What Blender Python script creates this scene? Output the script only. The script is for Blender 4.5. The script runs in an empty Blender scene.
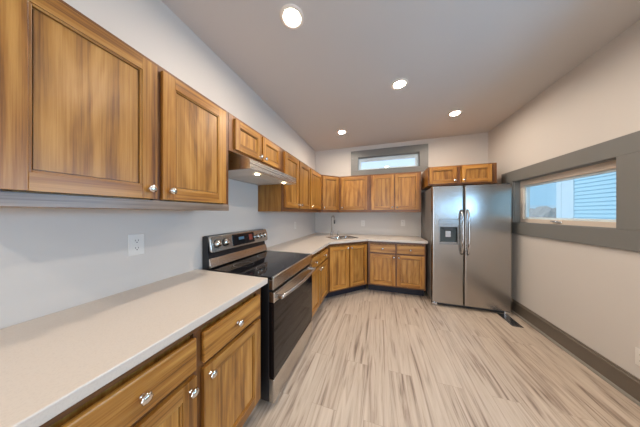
import bpy, bmesh, math, random
from mathutils import Vector, Matrix
random.seed(7)
C = bpy.context.scene
COL = C.collection
PI = math.pi

# ------------------------------------------------------------------ camera, world, lights, exposure
W, D, H = 3.11, 3.82, 2.73          # room: width, back wall, ceiling height
YR = -3.2                           # rear wall behind the camera
F_PX, PSI = 182.0, 0.312
cam_d = bpy.data.cameras.new('camera')
cam = bpy.data.objects.new('camera', cam_d); COL.objects.link(cam)
cam_d.sensor_fit = 'HORIZONTAL'; cam_d.sensor_width = 36.0
cam_d.lens = 36.0 * F_PX / 640.0
cam_d.clip_start = 0.02
cam.location = (1.341, 0.0, 1.35)
cam.rotation_euler = (PI / 2, 0, PSI)
C.camera = cam

C.view_settings.view_transform = 'Standard'
C.view_settings.look = 'None'
C.view_settings.gamma = 1.0
C.view_settings.use_curve_mapping = False
C.view_settings.exposure = 0.0
C.cycles.use_denoising = True
C.cycles.max_bounces = 10
C.cycles.diffuse_bounces = 6
C.cycles.sample_clamp_indirect = 6.0

SKY_STRENGTH = 1.35
LAMP_W = (1.0, 0.85, 0.70)
DOWNLIGHT = 500.0
wd = bpy.data.worlds.new('sky'); C.world = wd; wd.use_nodes = True
wn = wd.node_tree.nodes; wl = wd.node_tree.links
bgn = wn['Background']; bgn.inputs['Strength'].default_value = SKY_STRENGTH
tc = wn.new('ShaderNodeTexCoord'); sp = wn.new('ShaderNodeSeparateXYZ'); rp = wn.new('ShaderNodeValToRGB')
wl.new(tc.outputs['Generated'], sp.inputs[0]); wl.new(sp.outputs['Z'], rp.inputs[0]); wl.new(rp.outputs[0], bgn.inputs['Color'])
rp.color_ramp.elements[0].position = 0.0; rp.color_ramp.elements[0].color = (0.74, 0.86, 0.98, 1)
rp.color_ramp.elements[1].position = 0.7; rp.color_ramp.elements[1].color = (0.45, 0.68, 1.0, 1)

sun_d = bpy.data.lights.new('sun', 'SUN'); sun_d.energy = 1.7; sun_d.angle = 0.01; sun_d.color = (1.0, 0.96, 0.90)
sun = bpy.data.objects.new('sun', sun_d); COL.objects.link(sun)
sun.rotation_euler = Vector((0.58, 0.40, -0.78)).to_track_quat('-Z', 'Y').to_euler()

def area(name, loc, rot, sx, sy, power, color, portal=False):
    l = bpy.data.lights.new(name, 'AREA'); l.shape = 'RECTANGLE'; l.size = sx; l.size_y = sy
    l.energy = power; l.color = color
    if portal: l.cycles.is_portal = True
    o = bpy.data.objects.new(name, l); COL.objects.link(o); o.location = loc; o.rotation_euler = rot
    return o
# area lamps for daylight at unseen side windows, and at an added patio opening
WINS = [(2.046, 3.19), (0.78, 1.87), (-0.52, 0.58)]        # right wall windows, y ranges
WZ0, WZ1 = 1.227, 1.79
for k, (a, b) in enumerate(WINS):
    if k == 0: continue                                   # the window in view is lit by the sky and what stands outside
    area('window_daylight', (W + 0.20, (a + b) / 2, (WZ0 + WZ1) / 2), (0, PI / 2, 0), WZ1 - WZ0, b - a, 36.0, (0.34, 0.64, 1.0))
BWX0, BWX1, BWZ0, BWZ1 = 0.93, 2.07, 2.235, 2.50
PDX0, PDX1, PDZ1 = 0.45, 2.75, 2.15                        # patio opening added in the rear wall for fill light
area('added_patio_fill', ((PDX0 + PDX1) / 2, YR - 0.35, PDZ1 / 2 + 0.05), (PI / 2, 0, 0), PDX1 - PDX0, PDZ1, 62.0, (0.80, 0.90, 1.0))  # added lamp behind the camera, fills the room through the patio opening

# ------------------------------------------------------------------ helpers
def tag(o, label=None, cat=None, group=None, kind=None):
    if label: o['label'] = label
    if cat: o['category'] = cat
    if group: o['group'] = group
    if kind: o['kind'] = kind
    return o

def thing(name, label, cat, loc=(0, 0, 0), rz=0.0, group=None):
    o = bpy.data.objects.new(name, None); COL.objects.link(o)
    o.empty_display_size = 0.05
    o.location = loc; o.rotation_euler = (0, 0, rz)
    return tag(o, label, cat, group)

class MB:
    """collects shapes and links them as one mesh object"""
    def __init__(s): s.bm = bmesh.new()
    def _m(s, faces, mi, smooth=False):
        for f in faces: f.material_index = mi; f.smooth = smooth
    def box(s, x0, x1, y0, y1, z0, z1, mi=0):
        v = [s.bm.verts.new(p) for p in ((x0,y0,z0),(x1,y0,z0),(x1,y1,z0),(x0,y1,z0),(x0,y0,z1),(x1,y0,z1),(x1,y1,z1),(x0,y1,z1))]
        fs = [s.bm.faces.new([v[i] for i in q]) for q in ((3,2,1,0),(4,5,6,7),(0,1,5,4),(1,2,6,5),(2,3,7,6),(3,0,4,7))]
        s._m(fs, mi); return s
    def prism(s, pts, lo, hi, axis='z', mi=0, smooth=False):
        """pts: 2D outline; extruded along axis. z:(x,y) x:(y,z) y:(x,z)"""
        def co(p, t):
            return {'z': (p[0], p[1], t), 'x': (t, p[0], p[1]), 'y': (p[0], t, p[1])}[axis]
        a = [s.bm.verts.new(co(p, lo)) for p in pts]; b = [s.bm.verts.new(co(p, hi)) for p in pts]
        n = len(pts); fs = [s.bm.faces.new(a[::-1]), s.bm.faces.new(b)]
        side = [s.bm.faces.new((a[i], a[(i+1) % n], b[(i+1) % n], b[i])) for i in range(n)]
        s._m(fs, mi); s._m(side, mi, smooth)
        return s
    def lathe(s, prof, o=(0,0,0), d=(0,0,1), seg=24, mi=0, flute=0, amp=0.0, smooth=True):
        """prof: (r, t) along direction d from o"""
        q = Vector((0, 0, 1)).rotation_difference(Vector(d).normalized()); o = Vector(o); rings = []
        for r, t in prof:
            if r < 1e-6: rings.append([s.bm.verts.new(o + q @ Vector((0, 0, t)))]); continue
            ring = []
            for k in range(seg):
                an = 2 * PI * k / seg
                rr = r * (1 + amp * math.cos(flute * an)) if flute else r
                ring.append(s.bm.verts.new(o + q @ Vector((rr * math.cos(an), rr * math.sin(an), t))))
            rings.append(ring)
        fs = []
        for A, B in zip(rings, rings[1:]):
            for k in range(seg):
                k2 = (k + 1) % seg
                if len(A) == 1 and len(B) == 1: continue
                if len(A) == 1: fs.append(s.bm.faces.new((A[0], B[k2], B[k])))
                elif len(B) == 1: fs.append(s.bm.faces.new((A[k], A[k2], B[0])))
                else: fs.append(s.bm.faces.new((A[k], A[k2], B[k2], B[k])))
        s._m(fs, mi, smooth); return s
    def tube(s, pts, r, seg=12, mi=0, sx=1.0):
        pts = [Vector(p) for p in pts]; rings = []
        up = Vector((0, 0, 1))
        for i, p in enumerate(pts):
            t = (pts[min(i+1, len(pts)-1)] - pts[max(i-1, 0)]).normalized()
            u = up - t * up.dot(t)
            if u.length < 0.05: u = Vector((1, 0, 0)) - t * t.x
            u.normalize(); w = t.cross(u)
            rr = r[i] if isinstance(r, (list, tuple)) else r
            rings.append([s.bm.verts.new(p + (u * math.cos(2*PI*k/seg) + w * math.sin(2*PI*k/seg) * sx) * rr) for k in range(seg)])
        fs = []
        for A, B in zip(rings, rings[1:]):
            for k in range(seg): fs.append(s.bm.faces.new((A[k], A[(k+1) % seg], B[(k+1) % seg], B[k])))
        s._m(fs, mi, True)
        s._m([s.bm.faces.new(rings[0][::-1]), s.bm.faces.new(rings[-1])], mi); return s
    def build(s, name, mats, parent=None, bevel=0.0, seg=2, loc=None):
        bmesh.ops.recalc_face_normals(s.bm, faces=s.bm.faces[:])
        me = bpy.data.meshes.new(name); s.bm.to_mesh(me); s.bm.free()
        for m in (mats if isinstance(mats, (list, tuple)) else [mats]): me.materials.append(m)
        o = bpy.data.objects.new(name, me); COL.objects.link(o)
        if parent is not None: o.parent = parent
        if loc: o.location = loc
        if bevel:
            b = o.modifiers.new('bevel', 'BEVEL'); b.width = bevel; b.segments = seg; b.limit_method = 'ANGLE'; b.angle_limit = math.radians(40)
            b.harden_normals = False
        return o

def rrect(x0, x1, z0, z1, r, n=5):
    out = []
    for cx, cz, a0 in ((x1-r, z1-r, 0), (x0+r, z1-r, PI/2), (x0+r, z0+r, PI), (x1-r, z0+r, 1.5*PI)):
        for k in range(n + 1):
            a = a0 + PI/2 * k / n; out.append((cx + r*math.cos(a), cz + r*math.sin(a)))
    return out

# ------------------------------------------------------------------ materials
def mat(name, color=(0.8,0.8,0.8), rough=0.5, metal=0.0, spec=0.5, coat=0.0, emit=None, strength=0.0):
    m = bpy.data.materials.new(name); m.use_nodes = True
    b = m.node_tree.nodes['Principled BSDF']
    b.inputs['Base Color'].default_value = (*color, 1); b.inputs['Roughness'].default_value = rough
    b.inputs['Metallic'].default_value = metal; b.inputs['Specular IOR Level'].default_value = spec
    b.inputs['Coat Weight'].default_value = coat; b.inputs['Coat Roughness'].default_value = 0.12
    if emit: b.inputs['Emission Color'].default_value = (*emit, 1); b.inputs['Emission Strength'].default_value = strength
    return m

def N(m, t, **kw):
    n = m.node_tree.nodes.new(t)
    for k, v in kw.items():
        if k in n.inputs.keys() if hasattr(n.inputs, 'keys') else False: n.inputs[k].default_value = v
        else: setattr(n, k, v)
    return n
def L(m, a, b): m.node_tree.links.new(a, b)

def painted(name, color, rough=0.6, noise=0.03, scale=40, bump=0.15, spec=0.35):
    """paint with a faint roller texture"""
    m = mat(name, color, rough, spec=spec); b = m.node_tree.nodes['Principled BSDF']
    t = N(m, 'ShaderNodeTexCoord'); n = N(m, 'ShaderNodeTexNoise'); n.inputs['Scale'].default_value = scale; n.inputs['Detail'].default_value = 4
    n2 = N(m, 'ShaderNodeTexNoise'); n2.inputs['Scale'].default_value = 1.3; n2.inputs['Detail'].default_value = 2
    L(m, t.outputs['Object'], n.inputs['Vector']); L(m, t.outputs['Object'], n2.inputs['Vector'])
    mx = N(m, 'ShaderNodeMix', data_type='RGBA'); 
    mx.inputs[6].default_value = (*[c*(1-noise) for c in color], 1); mx.inputs[7].default_value = (*[min(1, c*(1+noise)) for c in color], 1)
    L(m, n2.outputs['Fac'], mx.inputs[0]); L(m, mx.outputs[2], b.inputs['Base Color'])
    bp = N(m, 'ShaderNodeBump'); bp.inputs['Strength'].default_value = bump; bp.inputs['Distance'].default_value = 0.002
    L(m, n.outputs['Fac'], bp.inputs['Height']); L(m, bp.outputs[0], b.inputs['Normal'])
    return m

def wood(name, axis, light, mid, dark, rough=0.33, grain=1.0):
    """stained hickory/oak; grain runs along axis of the object's own coordinates"""
    m = mat(name, mid, rough, spec=0.4, coat=0.30); b = m.node_tree.nodes['Principled BSDF']
    b.inputs['Coat Roughness'].default_value = 0.28
    t = N(m, 'ShaderNodeTexCoord'); oi = N(m, 'ShaderNodeObjectInfo')
    off = N(m, 'ShaderNodeVectorMath', operation='SCALE'); off.inputs[0].default_value = (7.3, 5.1, 11.7)
    L(m, oi.outputs['Random'], off.inputs['Scale'])
    ad = N(m, 'ShaderNodeVectorMath', operation='ADD'); L(m, t.outputs['Object'], ad.inputs[0]); L(m, off.outputs[0], ad.inputs[1])
    def mp(across, along):
        sc = {'x': (along, across, across), 'y': (across, along, across), 'z': (across, across, along)}[axis]
        k = N(m, 'ShaderNodeMapping'); k.inputs['Scale'].default_value = sc; L(m, ad.outputs[0], k.inputs['Vector']); return k
    # broad board tone
    n1 = N(m, 'ShaderNodeTexNoise'); n1.inputs['Scale'].default_value = 1.0; n1.inputs['Detail'].default_value = 2; n1.inputs['Distortion'].default_value = 2.6
    L(m, mp(6.0, 1.1).outputs[0], n1.inputs['Vector'])
    # cathedral rings
    wv = N(m, 'ShaderNodeTexWave', wave_type='RINGS', rings_direction={'x': 'X', 'y': 'Y', 'z': 'Z'}[axis]); wv.inputs['Scale'].default_value = 1.0
    wv.inputs['Distortion'].default_value = 11.0; wv.inputs['Detail'].default_value = 2.5; wv.inputs['Detail Scale'].default_value = 0.8
    L(m, mp(4.0, 0.45).outputs[0], wv.inputs['Vector'])
    # fine fibres
    n2 = N(m, 'ShaderNodeTexNoise'); n2.inputs['Scale'].default_value = 1.0; n2.inputs['Detail'].default_value = 6; n2.inputs['Roughness'].default_value = 0.72
    L(m, mp(100, 1.7).outputs[0], n2.inputs['Vector'])
    a1 = N(m, 'ShaderNodeMath', operation='MULTIPLY'); a1.inputs[1].default_value = 0.46; L(m, n1.outputs['Fac'], a1.inputs[0])
    a2 = N(m, 'ShaderNodeMath', operation='MULTIPLY_ADD'); a2.inputs[1].default_value = 0.11 * grain; L(m, wv.outputs['Fac'], a2.inputs[0]); L(m, a1.outputs[0], a2.inputs[2])
    a3 = N(m, 'ShaderNodeMath', operation='MULTIPLY_ADD'); a3.inputs[1].default_value = 0.72 * grain; L(m, n2.outputs['Fac'], a3.inputs[0]); L(m, a2.outputs[0], a3.inputs[2])
    cr = N(m, 'ShaderNodeValToRGB'); e = cr.color_ramp.elements
    e[0].position = 0.44; e[0].color = (*dark, 1); e[1].position = 0.84; e[1].color = (*light, 1)
    k = cr.color_ramp.elements.new(0.60); k.color = (*mid, 1)
    L(m, a3.outputs[0], cr.inputs[0])
    hs = N(m, 'ShaderNodeHueSaturation'); L(m, cr.outputs[0], hs.inputs['Color'])
    mr = N(m, 'ShaderNodeMapRange'); mr.inputs['To Min'].default_value = 0.84; mr.inputs['To Max'].default_value = 1.14
    L(m, oi.outputs['Random'], mr.inputs['Value']); L(m, mr.outputs[0], hs.inputs['Value'])
    L(m, hs.outputs[0], b.inputs['Base Color'])
    bp = N(m, 'ShaderNodeBump'); bp.inputs['Strength'].default_value = 0.12; bp.inputs['Distance'].default_value = 0.001
    L(m, n2.outputs['Fac'], bp.inputs['Height']); L(m, bp.outputs[0], b.inputs['Normal'])
    return m

def brushed(name, color, rough, axis='z', amount=0.08):
    m = mat(name, color, rough, metal=1.0); b = m.node_tree.nodes['Principled BSDF']
    t = N(m, 'ShaderNodeTexCoord'); mp = N(m, 'ShaderNodeMapping')
    mp.inputs['Scale'].default_value = {'z': (300, 300, 3), 'x': (3, 300, 300), 'y': (300, 3, 300)}[axis]
    n = N(m, 'ShaderNodeTexNoise'); n.inputs['Scale'].default_value = 1; n.inputs['Detail'].default_value = 3
    L(m, t.outputs['Object'], mp.inputs[0]); L(m, mp.outputs[0], n.inputs['Vector'])
    mr = N(m, 'ShaderNodeMapRange'); mr.inputs['To Min'].default_value = rough - amount; mr.inputs['To Max'].default_value = rough + amount
    L(m, n.outputs['Fac'], mr.inputs['Value']); L(m, mr.outputs[0], b.inputs['Roughness'])
    return m

M_WALL = painted('wall_paint', (0.60, 0.568, 0.53), 0.55)
M_CEIL = painted('ceiling_paint', (0.56, 0.54, 0.52), 0.7)
M_TRIM = painted('taupe_grey_trim_paint', (0.172, 0.174, 0.166), 0.4, 0.04, 60, 0.1, 0.5)
M_BASE = painted('baseboard_paint', (0.135, 0.112, 0.088), 0.38, 0.05, 60, 0.1, 0.5)
M_SHOE = painted('shoe_moulding_paint', (0.24, 0.22, 0.19), 0.4)
WL, WM_, WD = (0.52, 0.262, 0.060), (0.320, 0.129, 0.018), (0.110, 0.034, 0.005)
M_WV = wood('stained_wood_upright', 'z', WL, WM_, WD)
M_WH = wood('stained_wood_crosswise', 'x', WL, WM_, WD)
M_WP = wood('stained_wood_panel', 'z', (0.57, 0.310, 0.090), (0.380, 0.172, 0.032), (0.175, 0.066, 0.011), grain=0.85)
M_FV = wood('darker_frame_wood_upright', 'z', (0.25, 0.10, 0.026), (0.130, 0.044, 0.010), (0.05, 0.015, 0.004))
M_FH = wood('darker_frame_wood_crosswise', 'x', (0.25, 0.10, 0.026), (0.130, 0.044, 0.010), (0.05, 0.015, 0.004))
M_GREYWOOD = wood('grey_brown_wood_rail', 'x', (0.38, 0.29, 0.22), (0.22, 0.155, 0.11), (0.09, 0.055, 0.035))  # grey-brown tone for the nearest wall cabinet's bottom rail only
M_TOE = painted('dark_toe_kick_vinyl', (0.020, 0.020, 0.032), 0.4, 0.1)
M_STEEL = brushed('brushed_stainless_steel', (0.60, 0.575, 0.54), 0.24, 'x', 0.05)
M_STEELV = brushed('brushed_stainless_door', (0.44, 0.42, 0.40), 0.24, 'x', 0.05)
M_CHROME = mat('polished_nickel', (0.72, 0.70, 0.67), 0.12, 1.0)
M_HANDLE = brushed('satin_handle_steel', (0.62, 0.63, 0.65), 0.22, 'z', 0.04)
M_NICKEL = mat('brushed_nickel', (0.42, 0.38, 0.34), 0.3, 1.0)
M_BLACK = mat('black_enamel', (0.012, 0.012, 0.014), 0.28)
M_GLASSK = mat('black_ceramic_glass', (0.010, 0.010, 0.012), 0.05, spec=0.5)
M_OVEN = mat('oven_door_glass', (0.008, 0.006, 0.006), 0.05, spec=0.28)
M_DARK = mat('dark_grey_plastic', (0.045, 0.047, 0.05), 0.4)
M_GREYP = painted('grey_appliance_side', (0.21, 0.20, 0.195), 0.45)
M_WHITEP = mat('white_plastic', (0.72, 0.70, 0.66), 0.35)
M_RING = mat('tan_trim_ring', (0.78, 0.70, 0.62), 0.5)
M_VINYL = painted('cream_vinyl_frame', (0.66, 0.58, 0.50), 0.4)
M_HOODIN = mat('hood_underside_grey', (0.66, 0.62, 0.57), 0.4)

def counter_mat():
    m = mat('white_solid_surface', (0.70, 0.62, 0.54), 0.32, spec=0.5); b = m.node_tree.nodes['Principled BSDF']
    t = N(m, 'ShaderNodeTexCoord'); n = N(m, 'ShaderNodeTexNoise'); n.inputs['Scale'].default_value = 220; n.inputs['Detail'].default_value = 2
    L(m, t.outputs['Object'], n.inputs['Vector'])
    cr = N(m, 'ShaderNodeValToRGB'); cr.color_ramp.elements[0].position = 0.35; cr.color_ramp.elements[0].color = (0.555, 0.50, 0.445, 1)
    cr.color_ramp.elements[1].position = 0.5; cr.color_ramp.elements[1].color = (0.59, 0.535, 0.475, 1)
    L(m, n.outputs['Fac'], cr.inputs[0]); L(m, cr.outputs[0], b.inputs['Base Color'])
    return m
M_COUNTER = counter_mat()

def floor_mat():
    m = mat('pale_oak_plank_vinyl', (0.5, 0.4, 0.3), 0.36, spec=0.45); b = m.node_tree.nodes['Principled BSDF']
    t = N(m, 'ShaderNodeTexCoord')
    mp = N(m, 'ShaderNodeMapping'); mp.inputs['Rotation'].default_value = (0, 0, PI / 2); L(m, t.outputs['Object'], mp.inputs[0])
    br = N(m, 'ShaderNodeTexBrick'); br.offset = 0.37; br.offset_frequency = 2
    br.inputs['Color1'].default_value = (0, 0, 0, 1); br.inputs['Color2'].default_value = (1, 1, 1, 1); br.inputs['Mortar'].default_value = (0.5, 0.5, 0.5, 1)
    br.inputs['Scale'].default_value = 1.0; br.inputs['Mortar Size'].default_value = 0.0012; br.inputs['Mortar Smooth'].default_value = 0.3
    br.inputs['Brick Width'].default_value = 1.22; br.inputs['Row Height'].default_value = 0.178
    L(m, mp.outputs[0], br.inputs['Vector'])
    # shift the grain per plank
    sc = N(m, 'ShaderNodeVectorMath', operation='SCALE'); sc.inputs['Scale'].default_value = 9.0; L(m, br.outputs['Color'], sc.inputs[0])
    ad = N(m, 'ShaderNodeVectorMath', operation='ADD'); L(m, t.outputs['Object'], ad.inputs[0]); L(m, sc.outputs[0], ad.inputs[1])
    def mpp(v): k = N(m, 'ShaderNodeMapping'); k.inputs['Scale'].default_value = v; L(m, ad.outputs[0], k.inputs['Vector']); return k
    n1 = N(m, 'ShaderNodeTexNoise'); n1.inputs['Scale'].default_value = 1; n1.inputs['Detail'].default_value = 5; n1.inputs['Roughness'].default_value = 0.55; n1.inputs['Distortion'].default_value = 2.2
    L(m, mpp((15, .85, 1)).outputs[0], n1.inputs['Vector'])
    n2 = N(m, 'ShaderNodeTexNoise'); n2.inputs['Scale'].default_value = 1; n2.inputs['Detail'].default_value = 6; n2.inputs['Roughness'].default_value = 0.62; n2.inputs['Distortion'].default_value = 0.6
    L(m, mpp((90, 3.0, 1)).outputs[0], n2.inputs['Vector'])
    s1 = N(m, 'ShaderNodeMath', operation='MULTIPLY'); s1.inputs[1].default_value = 0.80; L(m, n1.outputs['Fac'], s1.inputs[0])
    s2 = N(m, 'ShaderNodeMath', operation='MULTIPLY_ADD'); s2.inputs[1].default_value = 0.27; L(m, n2.outputs['Fac'], s2.inputs[0]); L(m, s1.outputs[0], s2.inputs[2])
    s3 = N(m, 'ShaderNodeMath', operation='MULTIPLY_ADD'); s3.inputs[1].default_value = 0.07; L(m, br.outputs['Color'], s3.inputs[0]); L(m, s2.outputs[0], s3.inputs[2])
    cr = N(m, 'ShaderNodeValToRGB'); e = cr.color_ramp.elements
    e[0].position = 0.40; e[0].color = (0.20, 0.145, 0.110, 1); e[1].position = 0.72; e[1].color = (0.56, 0.475, 0.39, 1)
    k = e.new(0.485); k.color = (0.37, 0.295, 0.235, 1); k = e.new(0.56); k.color = (0.475, 0.392, 0.312, 1)
    L(m, s3.outputs[0], cr.inputs[0])
    mx = N(m, 'ShaderNodeMix', data_type='RGBA'); mx.inputs[7].default_value = (0.20, 0.15, 0.11, 1)
    fm = N(m, 'ShaderNodeMath', operation='MULTIPLY'); fm.inputs[1].default_value = 0.4
    L(m, br.outputs['Fac'], fm.inputs[0]); L(m, fm.outputs[0], mx.inputs[0]); L(m, cr.outputs[0], mx.inputs[6]); L(m, mx.outputs[2], b.inputs['Base Color'])
    bp = N(m, 'ShaderNodeBump'); bp.inputs['Strength'].default_value = 0.15; bp.inputs['Distance'].default_value = 0.001; bp.invert = False
    L(m, n2.outputs['Fac'], bp.inputs['Height']); L(m, bp.outputs[0], b.inputs['Normal'])
    return m
M_FLOOR = floor_mat()

def glass_mat():
    m = bpy.data.materials.new('window_glass'); m.use_nodes = True; nt = m.node_tree; nt.nodes.clear()
    o = nt.nodes.new('ShaderNodeOutputMaterial'); mx = nt.nodes.new('ShaderNodeMixShader'); tr = nt.nodes.new('ShaderNodeBsdfTransparent')
    gl = nt.nodes.new('ShaderNodeBsdfGlossy'); gl.inputs['Roughness'].default_value = 0.02; lw = nt.nodes.new('ShaderNodeLayerWeight'); pw = nt.nodes.new('ShaderNodeMath'); pw.operation = 'POWER'; pw.inputs[1].default_value = 5.0; fr = nt.nodes.new('ShaderNodeMath'); fr.operation = 'MULTIPLY_ADD'; fr.inputs[1].default_value = 0.6; fr.inputs[2].default_value = 0.04; nt.links.new(lw.outputs['Facing'], pw.inputs[0]); nt.links.new(pw.outputs[0], fr.inputs[0])
    tr.inputs['Color'].default_value = (0.94, 0.97, 0.97, 1)
    nt.links.new(fr.outputs[0], mx.inputs[0]); nt.links.new(tr.outputs[0], mx.inputs[1]); nt.links.new(gl.outputs[0], mx.inputs[2]); nt.links.new(mx.outputs[0], o.inputs[0])
    return m
M_GLASS = glass_mat()

def emit_mat(name, col, s):
    return mat(name, (0.02, 0.02, 0.02), 0.3, emit=col, strength=s)
M_LENS = emit_mat('lit_downlight_lens', LAMP_W, DOWNLIGHT)
M_HLENS = emit_mat('lit_hood_lens', (1.0, 0.78, 0.5), 26.0)

def siding_mat(name, col, step):
    m = mat(name, col, 0.5); return m
M_SIDE = painted('pale_blue_lap_siding', (0.47, 0.70, 0.80), 0.5)
M_SIDE2 = painted('light_blue_lap_siding', (0.60, 0.82, 0.92), 0.5)
M_WTRIM = painted('white_exterior_trim', (0.66, 0.78, 0.84), 0.5)
M_ROOF = painted('grey_shingles', (0.12, 0.12, 0.13), 0.8, 0.2, 12)
M_SNOW = painted('pale_winter_ground', (0.62, 0.62, 0.60), 0.9, 0.15, 3)
M_TWIG = painted('grey_brown_shrub', (0.42, 0.40, 0.38), 0.9, 0.2, 8)

# ------------------------------------------------------------------ the room
def struct(name, mb, m, bevel=0.0):
    o = mb.build(name, m, None, bevel); o['kind'] = 'structure'; return o
def wall_with_holes(mb, axis, p0, p1, lo, hi, zlo, zhi, holes):
    """axis 'x': wall lies along y from lo..hi between x=p0..p1; 'y': along x."""
    cuts = sorted({lo, hi, *[h[0] for h in holes], *[h[1] for h in holes]})
    def bx(a, b, z0, z1):
        if axis == 'x': mb.box(p0, p1, a, b, z0, z1)
        else: mb.box(a, b, p0, p1, z0, z1)
    for a, b in zip(cuts, cuts[1:]):
        h = [h for h in holes if h[0] <= a + 1e-6 and h[1] >= b - 1e-6]
        if not h: bx(a, b, zlo, zhi)
        else:
            _, _, z0, z1 = h[0]
            if z0 > zlo + 1e-4: bx(a, b, zlo, z0)
            bx(a, b, z1, zhi)

struct('floor', MB().box(-0.15, W + 0.15, YR - 0.15, D + 0.15, -0.12, 0), M_FLOOR)
struct('ceiling', MB().box(-0.15, W + 0.15, YR - 0.15, D + 0.15, H, H + 0.12), M_CEIL)
struct('wall_left', MB().box(-0.15, 0, YR, D, 0, H), M_WALL)
b = MB(); wall_with_holes(b, 'x', W, W + 0.15, YR, D, 0, H, [(a, c, WZ0, WZ1) for a, c in WINS]); struct('wall_right', b, M_WALL)
b = MB(); wall_with_holes(b, 'y', D, D + 0.15, -0.15, W + 0.15, 0, H, [(BWX0, BWX1, BWZ0, BWZ1)]); struct('wall_back', b, M_WALL)
b = MB(); wall_with_holes(b, 'y', YR - 0.15, YR, -0.15, W + 0.15, 0, H, [(PDX0, PDX1, 0.0, PDZ1)]); struct('wall_rear', b, M_WALL)
# frame of the added, unseen patio opening in the rear wall
b = MB()
for x0, x1 in ((PDX0, PDX0 + .07), ((PDX0+PDX1)/2 - .05, (PDX0+PDX1)/2 + .05), (PDX1 - .07, PDX1)): b.box(x0, x1, YR - .10, YR - .04, 0, PDZ1)
for z0, z1 in ((0.0, .10), (PDZ1 - .08, PDZ1)): b.box(PDX0 + .07, PDX1 - .07, YR - .10, YR - .04, z0, z1)
struct('added_patio_door', b, M_WTRIM, 0.003)

# baseboards: board with a bead on top and a lighter quarter round
def baseboard(name, y0, y1, x):
    b = MB()
    b.prism([(x, 0), (x - .016, 0), (x - .016, .135), (x - .021, .138), (x - .021, .150), (x - .012, .156), (x - .010, .168), (x, .170)], y0, y1, 'y')
    o = struct(name, b, M_BASE)
    q = [(x - .016, 0)] + [(x - .016 - .017 * math.cos(a), .019 * math.sin(a)) for a in [k * PI / 12 for k in range(7)]]
    b = MB(); b.prism(q, y0, y1, 'y'); s = b.build('shoe_moulding', M_SHOE, o)
baseboard('baseboard_right', YR, D, W)
b = MB(); b.box(2.03, W - .04, D - .016, D, 0, .16); struct('baseboard_back', b, M_BASE, .003)

# grey casing around the right wall windows: two long boards with uprights between them
TX = W - 0.02
struct('trim_1', MB().box(TX, W, -0.95, 3.43, WZ1 - .002, 1.935), M_TRIM, .002)
struct('trim_2', MB().box(TX, W, -0.95, 3.43, 1.078, WZ0 + .002), M_TRIM, .002)
k = 3
for a, c in ((3.19, 3.43), (1.87, 2.046), (0.58, 0.78), (-0.95, -0.52)):
    struct('trim_%d' % k, MB().box(TX + .001, W, a - .0, c + .0, WZ0 + .003, WZ1 - .003), M_TRIM, .001); k += 1
# back window casing
struct('trim_7', MB().box(.79, 2.21, D - .02, D, BWZ1 - .002, 2.638), M_TRIM, .002)
struct('trim_8', MB().box(.79, 2.21, D - .02, D, 2.135, BWZ0 + .002), M_TRIM, .002)
struct('trim_9', MB().box(.79, BWX0 + .002, D - .02, D, BWZ0 + .003, BWZ1 - .003), M_TRIM, .002)
struct('trim_10', MB().box(BWX1 - .002, 2.21, D - .02, D, BWZ0 + .003, BWZ1 - .003), M_TRIM, .002)

def reveal(mb, axis, p0, p1, lo, hi, z0, z1, t=.006):
    for a, c, u, v in ((lo, hi, z0, z0 + t), (lo, hi, z1 - t, z1), (lo, lo + t, z0 + t, z1 - t), (hi - t, hi, z0 + t, z1 - t)):
        if axis == 'x': mb.box(p0, p1, a, c, u, v)
        else: mb.box(a, c, p0, p1, u, v)
def window(n, axis, p, lo, hi, z0, z1, ft, fs, fb, ftop, latch):
    """axis 'x': pane lies in a plane of constant x"""
    q0, q1 = p + .06, p + .13
    root = MB()
    reveal(root, axis, p + .001, q0, lo, hi, z0, z1)
    r = struct('window_%d' % n, root, M_TRIM)
    b = MB()
    def bx(a, c, u, v, d0=q0, d1=q1):
        if axis == 'x': b.box(d0, d1, a, c, u, v)
        else: b.box(a, c, d0, d1, u, v)
    bx(lo, hi, z0, z0 + fb); bx(lo, hi, z1 - ftop, z1); bx(lo, lo + fs, z0 + fb, z1 - ftop); bx(hi - fs, hi, z0 + fb, z1 - ftop)
    b.build('window_frame', ft, r, .003)
    b = MB(); s = .022; a0, a1, c0, c1 = lo + fs, hi - fs, z0 + fb, z1 - ftop
    for A in ((a0, a1, c0, c0 + s), (a0, a1, c1 - s, c1), (a0, a0 + s, c0 + s, c1 - s), (a1 - s, a1, c0 + s, c1 - s)): bx(*A, q0 + .018, q0 + .05)
    b.build('window_sash', M_WTRIM, r, .002)
    b = MB(); bx(a0 + s, a1 - s, c0 + s, c1 - s, q0 + .03, q0 + .036); b.build('window_pane', M_GLASS, r)
    if latch:
        m_ = (lo + hi) / 2 + .02; b = MB()
        b.box(q0 - .012, q0, m_ - .05, m_ + .05, c0 - .030, c0 - .012); b.box(q0 - .030, q0 - .008, m_ - .012, m_ + .055, c0 - .020, c0 - .008)
        b.build('window_latch', M_CHROME, r, .003)
for n_, (a, c) in enumerate(WINS): window(n_ + 1, 'x', W, a, c, WZ0, WZ1, M_VINYL, .05, .052, .072, True)
window(4, 'y', D, BWX0, BWX1, BWZ0, BWZ1, M_WTRIM, .04, .025, .05, False)

# ------------------------------------------------------------------ cabinets
# local frame: x along the face, front towards -y, z up, origin at the wall
def knob(parent, x, y, z, r=.0165):
    b = MB()
    b.lathe([(.0, -.001), (.0085, 0), (.0085, .003), (.0052, .006), (.0048, .013), (.009, .016)], (x, y, z), (0, -1, 0), 16)
    b.lathe([(.009, .014), (r * .93, .018), (r, .023), (r * .90, .028), (r * .5, .0315), (0, .0325)], (x, y, z), (0, -1, 0), 32, flute=8, amp=.07)
    return b.build('knob', M_CHROME, parent)

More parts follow.
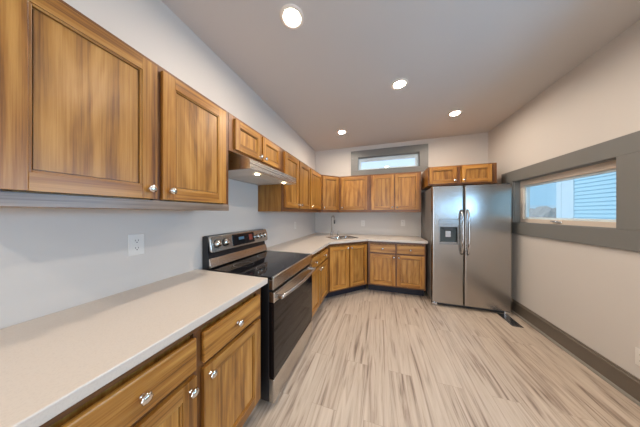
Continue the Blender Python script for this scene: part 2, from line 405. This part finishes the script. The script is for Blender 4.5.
def frame_front(mb, x0, x1, z0, z1, yb, t, s, bev=.007):
    """shaker frame with a stepped inner edge; returns panel rect"""
    y0, y1 = yb - t, yb
    mb.box(x0, x0 + s, y0, y1, z0, z1, 0); mb.box(x1 - s, x1, y0, y1, z0, z1, 0)
    mb.box(x0 + s, x1 - s, y0, y1, z0, z0 + s, 1); mb.box(x0 + s, x1 - s, y0, y1, z1 - s, z1, 1)
    mb.box(x0 + s, x1 - s, yb - .0028, yb - .0005, z0 + s, z1 - s, 0)
    # inner moulding step
    a, b_, c, d = x0 + s, x1 - s, z0 + s, z1 - s
    ym = y0 + .004
    for A in ((a, a + bev, c, d, 0), (b_ - bev, b_, c, d, 0), (a + bev, b_ - bev, c, c + bev, 1), (a + bev, b_ - bev, d - bev, d, 1)):
        mb.box(A[0], A[1], ym, y1, A[2], A[3], A[4])
    return a + bev, b_ - bev, c + bev, d - bev

def add_door(root, d, yb):
    x0, x1, z0, z1 = d['r']; t = .020; s = d.get('s', .057)
    b = MB(); px0, px1, pz0, pz1 = frame_front(b, x0, x1, z0, z1, yb, t, s)
    o = b.build('door', [M_WV, M_WH], root, .0025)
    MB().box(px0 + .0035, px1 - .0035, yb - t + .0095, yb - .003, pz0 + .0035, pz1 - .0035).build('panel', M_WP, o)
    if d.get('k'): knob(o, d['k'][0], yb - t, d['k'][1])
    return o
def add_drawer(root, d, yb):
    x0, x1, z0, z1 = d['r']; t = .020
    o = MB().box(x0, x1, yb - t, yb, z0, z1).build('drawer', M_WH, root, .005, )
    if d.get('k'): knob(o, d['k'][0], yb - t, d['k'][1])
    return o

def cabinet(name, label, cat, loc, rz, w, depth, z0, z1, doors, drawers=(), frame=.045, stiles=(), rails=(), toe=False, group=None, outline=None, rail_mat=None, bot=None, fx=None):
    """face frame is 0.02 thick, its front at y=-depth"""
    root = thing(name, label, cat, loc, rz, group)
    yb = -depth; bz = z0 + (.138 if toe else 0)
    fx0, fx1 = fx if fx else (0, w)
    b = MB()
    if outline and toe:                                    # sink base: open at the top behind the face for the bowls
        b.prism(outline, bz, .70, 'z'); b.box(.01, w - .01, yb + .0205, yb + .035, .7005, z1)
    elif outline: b.prism(outline, bz, z1, 'z')
    else: b.box(0.002, w - .002, yb + .02, -.002, bz, z1)
    b.build('cabinet_body', M_WV, root, .001)
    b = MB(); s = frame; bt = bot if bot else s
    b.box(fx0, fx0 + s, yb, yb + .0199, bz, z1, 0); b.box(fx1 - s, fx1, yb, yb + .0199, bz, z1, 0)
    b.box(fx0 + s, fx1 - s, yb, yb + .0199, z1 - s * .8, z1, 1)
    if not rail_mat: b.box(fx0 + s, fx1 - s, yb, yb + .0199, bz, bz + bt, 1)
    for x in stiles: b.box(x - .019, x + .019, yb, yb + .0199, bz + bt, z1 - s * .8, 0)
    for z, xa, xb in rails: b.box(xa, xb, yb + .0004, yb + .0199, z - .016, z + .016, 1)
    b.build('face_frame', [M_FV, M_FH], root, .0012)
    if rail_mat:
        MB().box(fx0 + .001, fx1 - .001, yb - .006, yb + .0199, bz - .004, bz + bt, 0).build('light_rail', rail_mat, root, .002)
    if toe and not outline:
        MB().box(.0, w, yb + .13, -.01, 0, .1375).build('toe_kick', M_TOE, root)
    for d in doors: add_door(root, d, yb)
    for d in drawers: add_drawer(root, d, yb)
    return root

ZT, ZB = 2.07, 1.373
DZ0, DZ1 = 1.418, 2.045
L_ = PI / 2
UD = .326
# near upper cabinet on the left wall, y .17 .. 1.03
cabinet('wall_cabinet', 'nearest and largest honey stained wood wall cabinet, two paneled doors, above outlet and long counter', 'cabinet',
        (0, .170, 0), L_, .860, UD, ZB, ZT,
        [dict(r=(.023, .413, DZ0, DZ1), k=(.383, DZ0 + .045)), dict(r=(.437, .820, DZ0, DZ1), k=(.470, DZ0 + .045))],
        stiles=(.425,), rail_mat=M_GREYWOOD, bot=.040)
# cabinet over the hood
cabinet('wall_cabinet', 'short two-door wood wall cabinet mounted directly over the stainless range hood', 'cabinet',
        (0, 1.032, 0), L_, .760, UD, 1.80, ZT,
        [dict(r=(.045, .355, 1.822, DZ1), k=(.330, 1.85), s=.048), dict(r=(.378, .688, 1.822, DZ1), k=(.403, 1.85), s=.048)], stiles=(.366,), bot=.03)
# tall pair right of the hood
cabinet('wall_cabinet', 'two-door wood wall cabinet right beside the hood, its side panel showing below the hood', 'cabinet',
        (0, 1.794, 0), L_, .822, UD, ZB, ZT,
        [dict(r=(.024, .400, DZ0, DZ1), k=(.370, DZ0 + .045)), dict(r=(.424, .800, DZ0, DZ1), k=(.454, DZ0 + .045))], stiles=(.412,))
# single
cabinet('wall_cabinet', 'narrow single-door wood wall cabinet on the left wall next to the angled corner cabinet', 'cabinet',
        (0, 2.618, 0), L_, .594, UD, ZB, ZT, [dict(r=(.024, .560, DZ0, DZ1), k=(.054, DZ0 + .045))])
# diagonal corner upper: corner at (0,D); legs .606
LEG = .606
dd = LEG - UD            # horizontal run of the diagonal
wdg = dd * math.sqrt(2)
root_xy = (0.0, D)
def loc_of(p, o, rz):    # world xy -> local xy of a frame at o turned rz
    v = Vector((p[0] - o[0], p[1] - o[1])); c, s = math.cos(-rz), math.sin(-rz)
    return (v.x * c - v.y * s, v.x * s + v.y * c)
def diag_cab(name, label, legx, legy, fd, z0, z1, doors, toe=False, **kw):
    A = (fd, D - legy); B = (legx, D - fd)             # ends of the diagonal face
    ang = math.atan2(B[1] - A[1], B[0] - A[0])
    wl_ = math.hypot(B[0] - A[0], B[1] - A[1])
    nrm = Vector((-math.sin(ang), math.cos(ang)))      # into the corner
    dep = .30
    o = (A[0] + nrm.x * dep, A[1] + nrm.y * dep)
    pts = [loc_of(p, o, ang) for p in ((.003, D - .003), (.003, D - legy + .002), (A[0], A[1] + .002), (B[0] - .002, B[1]), (legx - .002, D - .003))]
    # recess the body front behind the face frame
    for i in (2, 3): pts[i] = (pts[i][0], pts[i][1] + .02)
    r = cabinet(name, label, 'cabinet', (o[0], o[1], 0), ang, wl_, dep, z0, z1, doors(wl_), toe=toe, outline=pts, **kw)
    return r, A, B, ang, o, wl_
diag_cab('wall_cabinet', 'angled single-door wood wall cabinet set across the corner above the sink', LEG, LEG, UD, ZB, ZT,
         lambda w: [dict(r=(.020, w - .020, DZ0, DZ1), k=(.050, DZ0 + .045))], frame=.04)
# back wall uppers
cabinet('wall_cabinet', 'single wide-door wood wall cabinet on the back wall beside the angled corner cabinet', 'cabinet',
        (LEG + .002, D, 0), 0, .560, UD, ZB, ZT, [dict(r=(.035, .528, DZ0, DZ1), k=(.065, DZ0 + .045))])
cabinet('wall_cabinet', 'two-door wood wall cabinet on the back wall, under the high window, nearest the refrigerator', 'cabinet',
        (1.170, D, 0), 0, .862, UD, ZB, ZT,
        [dict(r=(.036, .428, DZ0, DZ1), k=(.398, DZ0 + .045)), dict(r=(.446, .832, DZ0, DZ1), k=(.476, DZ0 + .045))], stiles=(.437,))
# above the fridge
cabinet('wall_cabinet', 'short two-door wood cabinet mounted above the stainless refrigerator', 'cabinet',
        (2.080, D, 0), 0, .862, .58, 1.785, 2.075,
        [dict(r=(.014, .372, 1.808, 2.060), k=(.345, 1.85), s=.05), dict(r=(.440, .800, 1.808, 2.060), k=(.463, 1.85), s=.05)], stiles=(.405,), bot=.03)

# ---- base cabinets
CZ0, CZ1 = .0, .882
BD = .600
DRZ0, DRZ1, BDZ0, BDZ1 = .698, .832, .166, .674
cabinet('base_cabinet', 'nearest darker wood base cabinet with drawers over doors, under the long near counter', 'cabinet',
        (0, -.250, 0), L_, 1.272, BD, 0, CZ1,
        [dict(r=(.040, .400, BDZ0, BDZ1), k=(.370, BDZ1 - .045)), dict(r=(.432, .815, BDZ0, BDZ1), k=(.788, BDZ1 - .040)), dict(r=(.848, 1.243, BDZ0, BDZ1), k=(.877, BDZ1 - .040))],
        [dict(r=(.040, .400, DRZ0, DRZ1), k=(.22, .765)), dict(r=(.432, .815, DRZ0, DRZ1), k=(.630, .765)), dict(r=(.848, 1.243, DRZ0, DRZ1), k=(1.045, .765))],
        stiles=(.416, .8315), rails=((.686, .045, 1.225),), toe=True, bot=.032)
cabinet('base_cabinet', 'narrow-looking wood base cabinet between the range and the angled sink cabinet', 'cabinet',
        (0, 1.850, 0), L_, .820, BD, 0, CZ1,
        [dict(r=(.024, .393, BDZ0, BDZ1), k=(.363, BDZ1 - .04)), dict(r=(.415, .790, BDZ0, BDZ1), k=(.445, BDZ1 - .04))],
        [dict(r=(.024, .393, DRZ0, DRZ1), k=(.208, .765)), dict(r=(.415, .790, DRZ0, DRZ1), k=(.603, .765))],
        stiles=(.404,), rails=((.686, .045, .775),), toe=True, bot=.032)
LX, LY = 1.156, D - 2.672
r, A, B, ang, o, wl_ = diag_cab('sink_cabinet', 'angled two-door wood base cabinet across the corner under the sink', LX, LY, BD, 0, CZ1,
         lambda w: [dict(r=(.030, w/2 - .010, .166, .832), k=(w/2 - .038, .795)), dict(r=(w/2 + .010, w - .030, .166, .832), k=(w/2 + .038, .795))], toe=True, stiles=(wl_ if False else .0 + math.hypot(LX-BD, LY-BD)/2,), bot=.032)
pts = [loc_of(p, o, ang) for p in ((A[0] - .05, A[1] + .02), A, B, (B[0] - .02, B[1] + .05), (B[0] - .3, B[1] + .3))]
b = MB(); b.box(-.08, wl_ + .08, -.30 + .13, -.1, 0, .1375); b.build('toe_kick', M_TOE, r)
cabinet('base_cabinet', 'two-door wood base cabinet with two drawers on the back wall next to the refrigerator', 'cabinet',
        (1.166, D, 0), 0, .874, BD, 0, CZ1,
        [dict(r=(.034, .432, BDZ0, BDZ1), k=(.406, BDZ1 - .04)), dict(r=(.458, .854, BDZ0, BDZ1), k=(.484, BDZ1 - .04))],
        [dict(r=(.034, .432, DRZ0, DRZ1), k=(.233, .765)), dict(r=(.458, .854, DRZ0, DRZ1), k=(.656, .765))],
        stiles=(.445,), rails=((.686, .045, .83),), toe=True, bot=.032)

# ---- countertops
CT0, CT1, CE = .884, .920, .637
tag(MB().box(.001, CE, -.30, 1.050, CT0, CT1).build('countertop', M_COUNTER, None, .004),
    'long cream countertop in the near left foreground, running up to the range', 'countertop')
# L-shaped top with a cut-out for the sink, sink centre below
SC = Vector((.715, 3.235)); SA = PI / 4; SL, SW = .25, .19           # half length, half width
def srect(l, w, r, n=4):
    out = []
    for p in rrect(-l, l, -w, w, r, n):
        c, s = math.cos(SA), math.sin(SA); out.append((SC.x + p[0]*c - p[1]*s, SC.y + p[0]*s + p[1]*c))
    return out
CUTX, CUTY = 1.168, D - 2.665
outer = [(.001, 1.847), (CE, 1.847), (CE, D - CUTY), (CUTX, D - CE), (2.066, D - CE), (2.066, D - .001), (.001, D - .001)]
hole = srect(SL - .012, SW - .012, .05)
bm = bmesh.new()
def loopz(pts, z): return [bm.verts.new((p[0], p[1], z)) for p in pts]
for z in (CT0, CT1):
    vo, vh = loopz(outer, z), loopz(hole, z)
    es = [bm.edges.new((v[i], v[(i+1) % len(v)])) for v in (vo, vh) for i in range(len(v))]
    bmesh.ops.triangle_fill(bm, use_beauty=True, edges=es)
    if z == CT0: vo0, vh0 = vo, vh
for a_, b_ in ((vo0, vo), (vh0, vh)):
    for i in range(len(a_)): bm.faces.new((a_[i], a_[(i+1) % len(a_)], b_[(i+1) % len(b_)], b_[i]))
mb = MB(); mb.bm.free(); mb.bm = bm
tag(mb.build('countertop', M_COUNTER, None, .003), 'cream countertop bending around the far corner, holding the sink', 'countertop')

# ---- sink (double bowl) and faucet
sink = thing('sink', 'small stainless double bowl sink set at an angle in the corner counter', 'sink', (SC.x, SC.y, CT1), SA)
def ring_strip(bm_, A_, B_):
    n = len(A_)
    for i in range(n): f = bm_.faces.new((A_[i], A_[(i+1) % n], B_[(i+1) % n], B_[i])); f.smooth = True
def bowl(x0, x1, y0, y1, dep):
    b = MB(); m_ = b.bm
    def lp(g, z, r): return [m_.verts.new((p[0], p[1], z)) for p in rrect(x0 + g, x1 - g, y0 + g, y1 - g, r, 4)]
    Ls = [lp(-.004, .003, .045), lp(.0, .001, .045), lp(.004, -.02, .045), lp(.008, -dep + .03, .045), lp(.03, -dep, .04)]
    for p, q in zip(Ls, Ls[1:]): ring_strip(m_, p, q)
    m_.faces.new(Ls[-1])
    return b
bw = bowl(-.225, .040, -.160, .160, .17).build('bowl', M_CHROME, sink)
MB().lathe([(0, 0), (.03, 0), (.038, .003), (.040, .001)], (-.09, 0, -.169), (0, 0, 1), 20).build('drain', M_DARK, bw)
bw = bowl(.065, .225, -.160, .160, .14).build('bowl', M_CHROME, sink)
MB().lathe([(0, 0), (.03, 0), (.038, .003), (.040, .001)], (.145, 0, -.139), (0, 0, 1), 20).build('drain', M_DARK, bw)
# rim: outer loop with two holes
bm = bmesh.new()
vo = [bm.verts.new((p[0], p[1], .004)) for p in rrect(-SL, SL, -SW, SW, .055, 5)]
vb = [bm.verts.new((p[0], p[1], .0005)) for p in rrect(-SL - .004, SL + .004, -SW - .004, SW + .004, .058, 5)]
h1 = [bm.verts.new((p[0], p[1], .004)) for p in rrect(-.229, .044, -.164, .164, .048, 4)]
h2 = [bm.verts.new((p[0], p[1], .004)) for p in rrect(.061, .229, -.164, .164, .048, 4)]
es = [bm.edges.new((v[i], v[(i+1) % len(v)])) for v in (vo, h1, h2) for i in range(len(v))]
bmesh.ops.triangle_fill(bm, use_beauty=True, edges=es); ring_strip(bm, vb, vo)
mb = MB(); mb.bm.free(); mb.bm = bm; mb.build('sink_rim', M_STEEL, sink)

FX, FY = .462, 3.46
fau = thing('faucet', 'tall slim nickel gooseneck faucet standing behind the corner sink', 'faucet', (FX, FY, CT1), -PI / 4)
# local +x points to the room
MB().lathe([(0, 0), (.027, 0), (.027, .006), (.021, .012), (.017, .05), (.016, .075), (.012, .085), (0, .085)]).build('faucet_base', M_NICKEL, fau)
pth = [(0, 0, .08), (0, 0, .20), (0, 0, .33)] + [(.055 - .055*math.cos(a), 0, .33 + .055*math.sin(a)) for a in [k*PI/8 for k in range(1, 9)]] + [(.11, 0, .31)]
MB().tube(pth, .0095).build('spout', M_NICKEL, fau)
MB().lathe([(0, 0), (.013, 0), (.015, .03), (.012, .075), (0, .075)], (.11, 0, .235)).build('spray_head', M_DARK, fau)
MB().tube([(0, .012, .05), (0, .035, .055), (0, .060, .10)], [.007, .006, .005]).build('faucet_lever', M_NICKEL, fau)
sd = thing('soap_dispenser', 'short nickel soap pump beside the gooseneck faucet', 'soap dispenser', (.575, 3.50, CT1), -PI / 4)
MB().lathe([(0, 0), (.019, 0), (.019, .005), (.012, .010), (.010, .05), (.012, .055), (0, .056)]).build('pump_base', M_NICKEL, sd)
MB().tube([(0, 0, .05), (0, 0, .085), (.02, 0, .092), (.055, 0, .085)], .006).build('pump_nozzle', M_NICKEL, sd)

# ------------------------------------------------------------------ range hood
HY, HW = 1.095, .762
hood = thing('range_hood', 'slim stainless steel range hood with two lit lamps above the range', 'range hood', (0, HY, 0), L_)
b = MB(); hz0, hz1 = 1.675, 1.7985
sec = [(-.002, hz0 + .02), (-.44, hz0 + .02), (-.44, hz0), (-.462, hz0), (-.462, 1.742), (-.345, hz1), (-.002, hz1)]
b.prism(sec, 0, HW, 'x')
b.box(0, .012, -.44, -.002, hz0, hz0 + .0199); b.box(HW - .012, HW, -.44, -.002, hz0, hz0 + .0199); b.box(.012, HW - .012, -.014, -.002, hz0, hz0 + .0199)
b.build('hood_shell', brushed('hood_steel', (.74, .72, .69), .27, 'x', .05), hood, .0015)
MB().box(.012, HW - .012, -.44, -.014, hz0 + .004, hz0 + .0198).build('hood_underside', M_HOODIN, hood, .001)
b = MB()
for i in range(14): b.box(.24 + i*.020, .252 + i*.020, -.30, -.09, hz0 + .001, hz0 + .0035)
b.box(.225, .235, -.31, -.08, hz0 + .001, hz0 + .0035); b.box(.525, .535, -.31, -.08, hz0 + .001, hz0 + .0035)
b.build('grease_filter', M_HOODIN, hood)
for lx in (.19, .64):
    lo_ = MB().lathe([(0.022, .0), (.028, -.003), (.034, .0)], (lx, -.375, hz0 - .001), (0, 0, 1), 24).build('hood_lamp', M_CHROME, hood)
    MB().lathe([(0, -.001), (.017, -.001), (.022, .002)], (lx, -.375, hz0 - .001), (0, 0, 1), 24).build('lamp_lens', M_HLENS, lo_)

# ------------------------------------------------------------------ range
RY, RW = 1.086, .757
rg = thing('kitchen_range', 'stainless and black freestanding electric range with smooth black cooktop', 'range', (0, RY, 0), L_)
MB().box(.003, RW - .003, -.615, -.025, .045, .896).build('range_body', M_BLACK, rg, .003)
b = MB(); b.box(0, RW, -.640, -.075, .897, .914); b.build('cooktop', M_GLASSK, rg, .003)
ct = MB().box(0, RW, -.662, -.6405, .893, .916).build('cooktop_trim', M_STEEL, rg, .004)
for cx, cy, rr in ((.20, -.50, .105), (.56, -.50, .085), (.20, -.24, .080), (.56, -.24, .105)):
    b = MB(); b.lathe([(rr, 0), (rr + .0025, .0002), (rr + .003, 0)], (cx, cy, .9142), (0, 0, 1), 40)
    b.build('burner_ring', M_DARK, rg)
MB().box(.004, RW - .004, -.652, -.616, .822, .892).build('front_panel', M_STEEL, rg, .003)
# oven door
od = MB().box(.004, RW - .004, -.660, -.618, .735, .806).build('oven_door', [M_STEEL], rg, .004)
MB().box(.004, RW - .004, -.659, -.618, .216, .7345).build('oven_window', M_OVEN, od, .003)
b = MB(); n = 16
pth = [(.035 + (RW - .07) * i / n, -.700 - .022 * math.sin(PI * i / n), .770) for i in range(n + 1)]
b.tube(pth, .0125, 14, 0, 1.15)
for x in (.040, RW - .040):
    b.box(x - .012, x + .012, -.708, -.6605, .758, .782)
b.build('oven_handle', M_HANDLE, od, .002)
MB().box(.004, RW - .004, -.658, -.618, .040, .208).build('drawer_front', M_STEEL, rg, .005)
for x in (.06, RW - .06):
    for y in (-.58, -.09): MB().lathe([(0, 0), (.018, 0), (.018, .02), (.008, .022), (.008, .046), (0, .046)], (x, y, 0)).build('foot', M_BLACK, rg)
# backguard
bgd = MB(); bgd.prism([(-.004, .905), (-.074, .905), (-.074, .99), (-.060, 1.04), (-.066, 1.162), (-.030, 1.172), (-.004, 1.165)], .006, RW - .006, 'x')
bgo = bgd.build('backguard', M_BLACK, rg, .002)
b = MB(); b.prism([(-.0745, .918), (-.092, .918), (-.100, .925), (-.078, .992), (-.0745, .992)], .004, RW - .004, 'x'); b.build('lower_trim', M_STEEL, bgo, .002)
# control panel: tilted plate with rounded corners
def tilt(pt):      # (x, along z, out) -> local
    return (pt[0], -.0735 - pt[2] - (1.165 - pt[1]) * .17, pt[1])
b = MB(); m_ = b.bm; R = rrect(.002, RW - .002, 1.040, 1.168, .018, 4)
A_ = [m_.verts.new(tilt((p[0], p[1], -.008))) for p in R]; B_ = [m_.verts.new(tilt((p[0], p[1], .008))) for p in R]
C_ = [m_.verts.new(tilt((p[0] + (.004 if p[0] < RW/2 else -.004), p[1] + (.004 if p[1] < 1.1 else -.004), .012))) for p in R]
ring_strip(m_, A_, B_); ring_strip(m_, B_, C_); m_.faces.new(C_); m_.faces.new(A_[::-1])
cp = b.build('control_panel', M_STEEL, bgo)
b = MB(); m_ = b.bm; R = rrect(.225, .520, 1.058, 1.158, .008, 3)
A_ = [m_.verts.new(tilt((p[0], p[1], .0125))) for p in R]; B_ = [m_.verts.new(tilt((p[0], p[1], .0145))) for p in R]
ring_strip(m_, A_, B_); m_.faces.new(B_); dsp = b.build('display', M_GLASSK, cp)
# lit clock and lit warning area on the display
def dpatch(x0, x1, z0, z1, mt, nm):
    b = MB(); m_ = b.bm; m_.faces.new([m_.verts.new(tilt(p)) for p in ((x0, z0, .0152), (x1, z0, .0152), (x1, z1, .0152), (x0, z1, .0152))]); b.build(nm, mt, dsp)
dpatch(.30, .37, 1.105, 1.130, emit_mat('display_glow_blue', (.1, .3, .5), .35), 'clock_window')
dpatch(.44, .49, 1.085, 1.140, emit_mat('display_glow_red', (.5, .06, .02), .30), 'indicator_window')
tn = Vector((0, -1, .17)).normalized()
for x in (.060, .145, .575, .635, .700):
    p = tilt((x, 1.105, .012)); r_ = .030 if x < .3 else .024
    b = MB(); b.lathe([(r_ + .004, 0), (r_ + .004, .003), (r_, .004)], p, tn, 24, 1)
    b.lathe([(r_ * .95, .003), (r_ * .90, .022), (r_ * .80, .027), (0, .028)], p, tn, 24, 0)
    kb = b.build('control_knob', [M_CHROME, M_BLACK], cp)

# ------------------------------------------------------------------ refrigerator
FXX, FYY = 2.088, 3.050

fr = thing('refrigerator', 'tall stainless side-by-side refrigerator with water dispenser standing in the corner', 'refrigerator', (FXX, FYY, 0), 0)
# local: front at y=0, body to +y
MB().box(.006, .907, .066, .745, .03, 1.735).build('fridge_body', M_GREYP, fr, .006)
DS = .390
def vdoor(name, x0, x1, z0=.056, z1=1.742, hole=None):
    b = MB()
    n = 8; prof = []
    R_ = .018
    prof = [(x0, .060)] + [(x0 + R_ - R_*math.cos(a), R_ - R_*math.sin(a)) for a in [k*PI/2/5 for k in range(6)]] + [(x1 - R_ + R_*math.sin(a), R_ - R_*math.cos(a)) for a in [k*PI/2/5 for k in range(6)]] + [(x1, .060)]
    if not hole:
        b.prism(prof, z0, z1, 'z')
    else:
        hx0, hx1, hz0_, hz1_ = hole
        b.prism(prof, z0, hz0_, 'z'); b.prism(prof, hz1_, z1, 'z')
        left = [p for p in prof if p[0] < (x0+x1)/2]; right = [p for p in prof if p[0] > (x0+x1)/2]
        b.prism(left + [(hx0, 0), (hx0, .060)], hz0_, hz1_, 'z'); b.prism([(hx1, .060), (hx1, 0)] + right, hz0_, hz1_, 'z')
        b.box(hx0, hx1, .050, .060, hz0_, hz1_)
        bmesh.ops.remove_doubles(b.bm, verts=b.bm.verts[:], dist=1e-5)
    return b.build(name, M_STEELV, fr)
dl = vdoor('freezer_door', .002, DS - .004, hole=(.083, .328, .905, 1.275))
dr = vdoor('fridge_door', DS + .004, .911)
fr.scale = (1.013, 1, 1)
# dispenser set in the freezer door
b = MB()
b.box(.083, .100, -.003, .012, .905, 1.245); b.box(.311, .328, -.003, .012, .905, 1.245); b.box(.100, .311, -.003, .012, .905, .930)
top = [(.083, 1.155), (.328, 1.155), (.328, 1.262)] + [(.328 - .245*k/8, 1.262 + .013*math.sin(PI*k/8)) for k in range(1, 8)] + [(.083, 1.262)]
b.prism(top, -.004, .045, 'y'); ds = b.build('water_dispenser', brushed('dispenser_grey_steel', (.34, .34, .34), .28, 'x', .04), dl, .002)
MB().box(.100, .311, .036, .048, .930, 1.155).build('dispenser_recess', mat('dispenser_slate', (.05,.065,.07), .25), ds)
MB().box(.150, .262, .012, .034, 1.110, 1.154).build('dispenser_spout', M_DARK, ds, .004)
MB().box(.172, .240, .022, .032, 1.010, 1.100).build('dispenser_paddle', M_HANDLE, ds, .004)
MB().box(.104, .307, .004, .035, .931, .940).build('drip_tray', M_HANDLE, ds, .002)
for dpar, x in ((dl, DS - .035), (dr, DS + .037)):
    b = MB(); zs = [.775 + (1.400 - .775) * i / 18 for i in range(19)]
    def oy(z):
        q = abs(2 * (z - 1.0875) / .625); return -.052 * (1 - q**6) - .004
    b.tube([(x, oy(z), z) for z in zs], .0135, 12)
    b.build('fridge_handle', M_HANDLE, dpar)
b = MB(); b.box(.03, .883, .040, .066, .012, .054)
for i in range(6): b.box(.10, .81, .034, .0395, .017 + i*.008, .020 + i*.008)
b.build('toe_grille', M_DARK, fr)
for x in (.035, .868): MB().box(x - .033, x + .033, .008, .075, 0, .048).build('foot', M_HANDLE, fr, .008)
for x in (.05, .86): MB().box(x - .035, x + .035, .01, .11, 1.7355, 1.755).build('hinge_cover', M_DARK, fr, .005)
b = MB()
b.box(.385, .391, .0, .060, 1.7425, 1.745); b.bm.free()

# ------------------------------------------------------------------ outlets and vent
def outlet(label, loc, rz, w=.074, h=.122):
    t = thing('wall_outlet', label, 'outlet', loc, rz)
    MB().box(-w/2, w/2, -.006, -.0008, -h/2, h/2).build('cover_plate', M_WHITEP, t, .003)
    for s in (-1, 1):
        z = s * .0215
        ro = MB().prism(rrect(-.0165, .0165, z - .0145, z + .0145, .010, 4), -.0085, -.0061, 'y').build('receptacle', M_WHITEP, t)
        b = MB(); b.box(-.0075, -.0050, -.0088, -.0086, z - .002, z + .007); b.box(.0050, .0075, -.0088, -.0086, z - .002, z + .007)
        b.lathe([(0, 0), (.003, 0)], (0, -.0087, z - .008), (0, -1, 0), 10); b.build('slot', M_BLACK, ro)
    return t
outlet('white duplex outlet on the left wall above the long near counter', (0, .678, 1.170), L_)
outlet('white outlet on the left wall between the hood and the corner', (0, 2.785, 1.150), L_)
outlet('white outlet on the back wall, the one closer to the sink', (1.035, D, 1.150), 0)
outlet('white outlet on the back wall, the one closer to the refrigerator', (1.785, D, 1.170), 0)
outlet('white outlet low on the right wall at the picture edge', (W, 1.915, .325), -L_)
v = thing('floor_vent', 'grey metal floor register set in the planks before the refrigerator', 'vent', (2.915, 2.925, 0), 0)
b = MB(); b.box(-.055, .055, -.15, -.137, .0005, .005); b.box(-.055, .055, .137, .15, .0005, .005); b.box(-.055, -.043, -.137, .137, .0005, .005); b.box(.043, .055, -.137, .137, .0005, .005)
b.build('vent_frame', M_HANDLE, v, .001)
b = MB()
for i in range(14): b.box(-.043, .043, -.132 + i*.0195, -.120 + i*.0195, .001, .004)
b.build('louver', M_HANDLE, v)
MB().box(-.043, .043, -.137, .137, .0003, .0008).build('vent_throat', M_DARK, v)

# ------------------------------------------------------------------ recessed lights
def downlight(x, y, label, group='recessed ceiling lights'):
    t = thing('recessed_light', label, 'ceiling light', (x, y, H), 0, group)
    MB().lathe([(.0535, -.001), (.056, -.007), (.078, -.0078), (.084, -.0005)], seg=40).build('trim_ring', M_RING, t)
    MB().lathe([(0, -.0018), (.0515, -.0018), (.0533, -.0012)], seg=40).build('light_lens', M_LENS, t)
downlight(.761, 1.157, 'nearest round lit recessed ceiling light, above the near cabinets')
downlight(1.552, 2.109, 'lit recessed ceiling light in the middle of the ceiling')
downlight(2.340, 2.953, 'lit recessed ceiling light in front of the refrigerator')
downlight(.745, 3.052, 'lit recessed ceiling light over the corner sink')
for x, y in ((2.34, 1.157), (.76, -.9), (2.34, -.9), (1.55, -2.2)):  # unseen downlights added to brighten the room
    downlight(x, y, 'unseen lit recessed ceiling light added as fill in the rear half of the room', 'added fill lights of the rear half')

# ------------------------------------------------------------------ outside
GZ = -.35
struct('ground', MB().box(-6, 30, -12, 30, GZ - .2, GZ), M_SNOW)
def lap(mb, axis, p, lo, hi, z0, z1, step, out):
    """clapboards: each board is a sloped wedge. axis 'x': wall at x=p facing -x; 'y': at y=p facing -y"""
    n = int((z1 - z0) / step)
    for i in range(n):
        a, c = z0 + i*step, z0 + (i+1)*step
        pts = [(p, a), (p - out, a), (p - .004, c), (p, c)]
        if axis == 'x': mb.prism(pts, lo, hi, 'y')
        else: mb.prism(pts, lo, hi, 'x')
nh = thing('neighbor_house', 'pale blue clapboard house close outside the window beside the refrigerator', 'house', (6.5, 3, GZ))
b = MB(); b.box(.001, 5, -9, 4.3, 0, 5.2); lap(b, 'x', 0, -9, 3.94, .3, 5.0, .10, .024); b.build('siding', M_SIDE, nh)
b = MB(); b.box(-.035, .12, 4.30, 4.45, 0, 5.1); b.box(-.03, 0, 3.95, 4.295, 0, 5.1); b.build('corner_board', M_WTRIM, nh)
b = MB(); b.prism([(-.5, 5.1), (5.5, 5.1), (2.5, 7.2)], -9.4, 4.8, 'y'); b.build('roof', M_ROOF, nh)
n2 = thing('distant_house', 'light blue house farther away past the neighboring corner, seen through the same window', 'house', (9.6, 13, GZ))
b = MB(); b.box(-3.0, 4, .001, 6, 0, 5.4)
n_ = 26
for i in range(n_):
    a, c = 2.15 + i*.12, 2.15 + (i+1)*.12; b.prism([(0, a), (-.02, a), (-.004, c), (0, c)], -3.0, 4, 'x')
b.build('siding', M_SIDE2, n2)
MB().box(-3.05, 4.05, -.05, 0.0, 0, 2.14).build('foundation_wall', M_WTRIM, n2)
b = MB(); b.prism([(-.5, 5.35), (6.5, 5.35), (3, 7.8)], -3.4, 4.4, 'x'); b.build('roof', M_ROOF, n2)
sh = thing('bare_shrub', 'rounded grey brown winter shrub outside the window before the distant house', 'shrub', (7.05, 8.8, GZ))
bm = bmesh.new(); bmesh.ops.create_icosphere(bm, subdivisions=4, radius=1.0)
rnd = random.Random(3)
for v_ in bm.verts:
    k_ = 1 + .16 * math.sin(9*v_.co.x + 3) * math.cos(8*v_.co.z) + rnd.uniform(-.06, .06)
    v_.co = Vector((v_.co.x * .66 * k_, v_.co.y * .66 * k_, .98 + v_.co.z * .95 * k_))
mb = MB(); mb.bm.free(); mb.bm = bm; mb.build('foliage', M_TWIG, sh)
MB().tube([(0, 0, 0), (.03, 0, .5)], .05).build('stem', M_TWIG, sh)
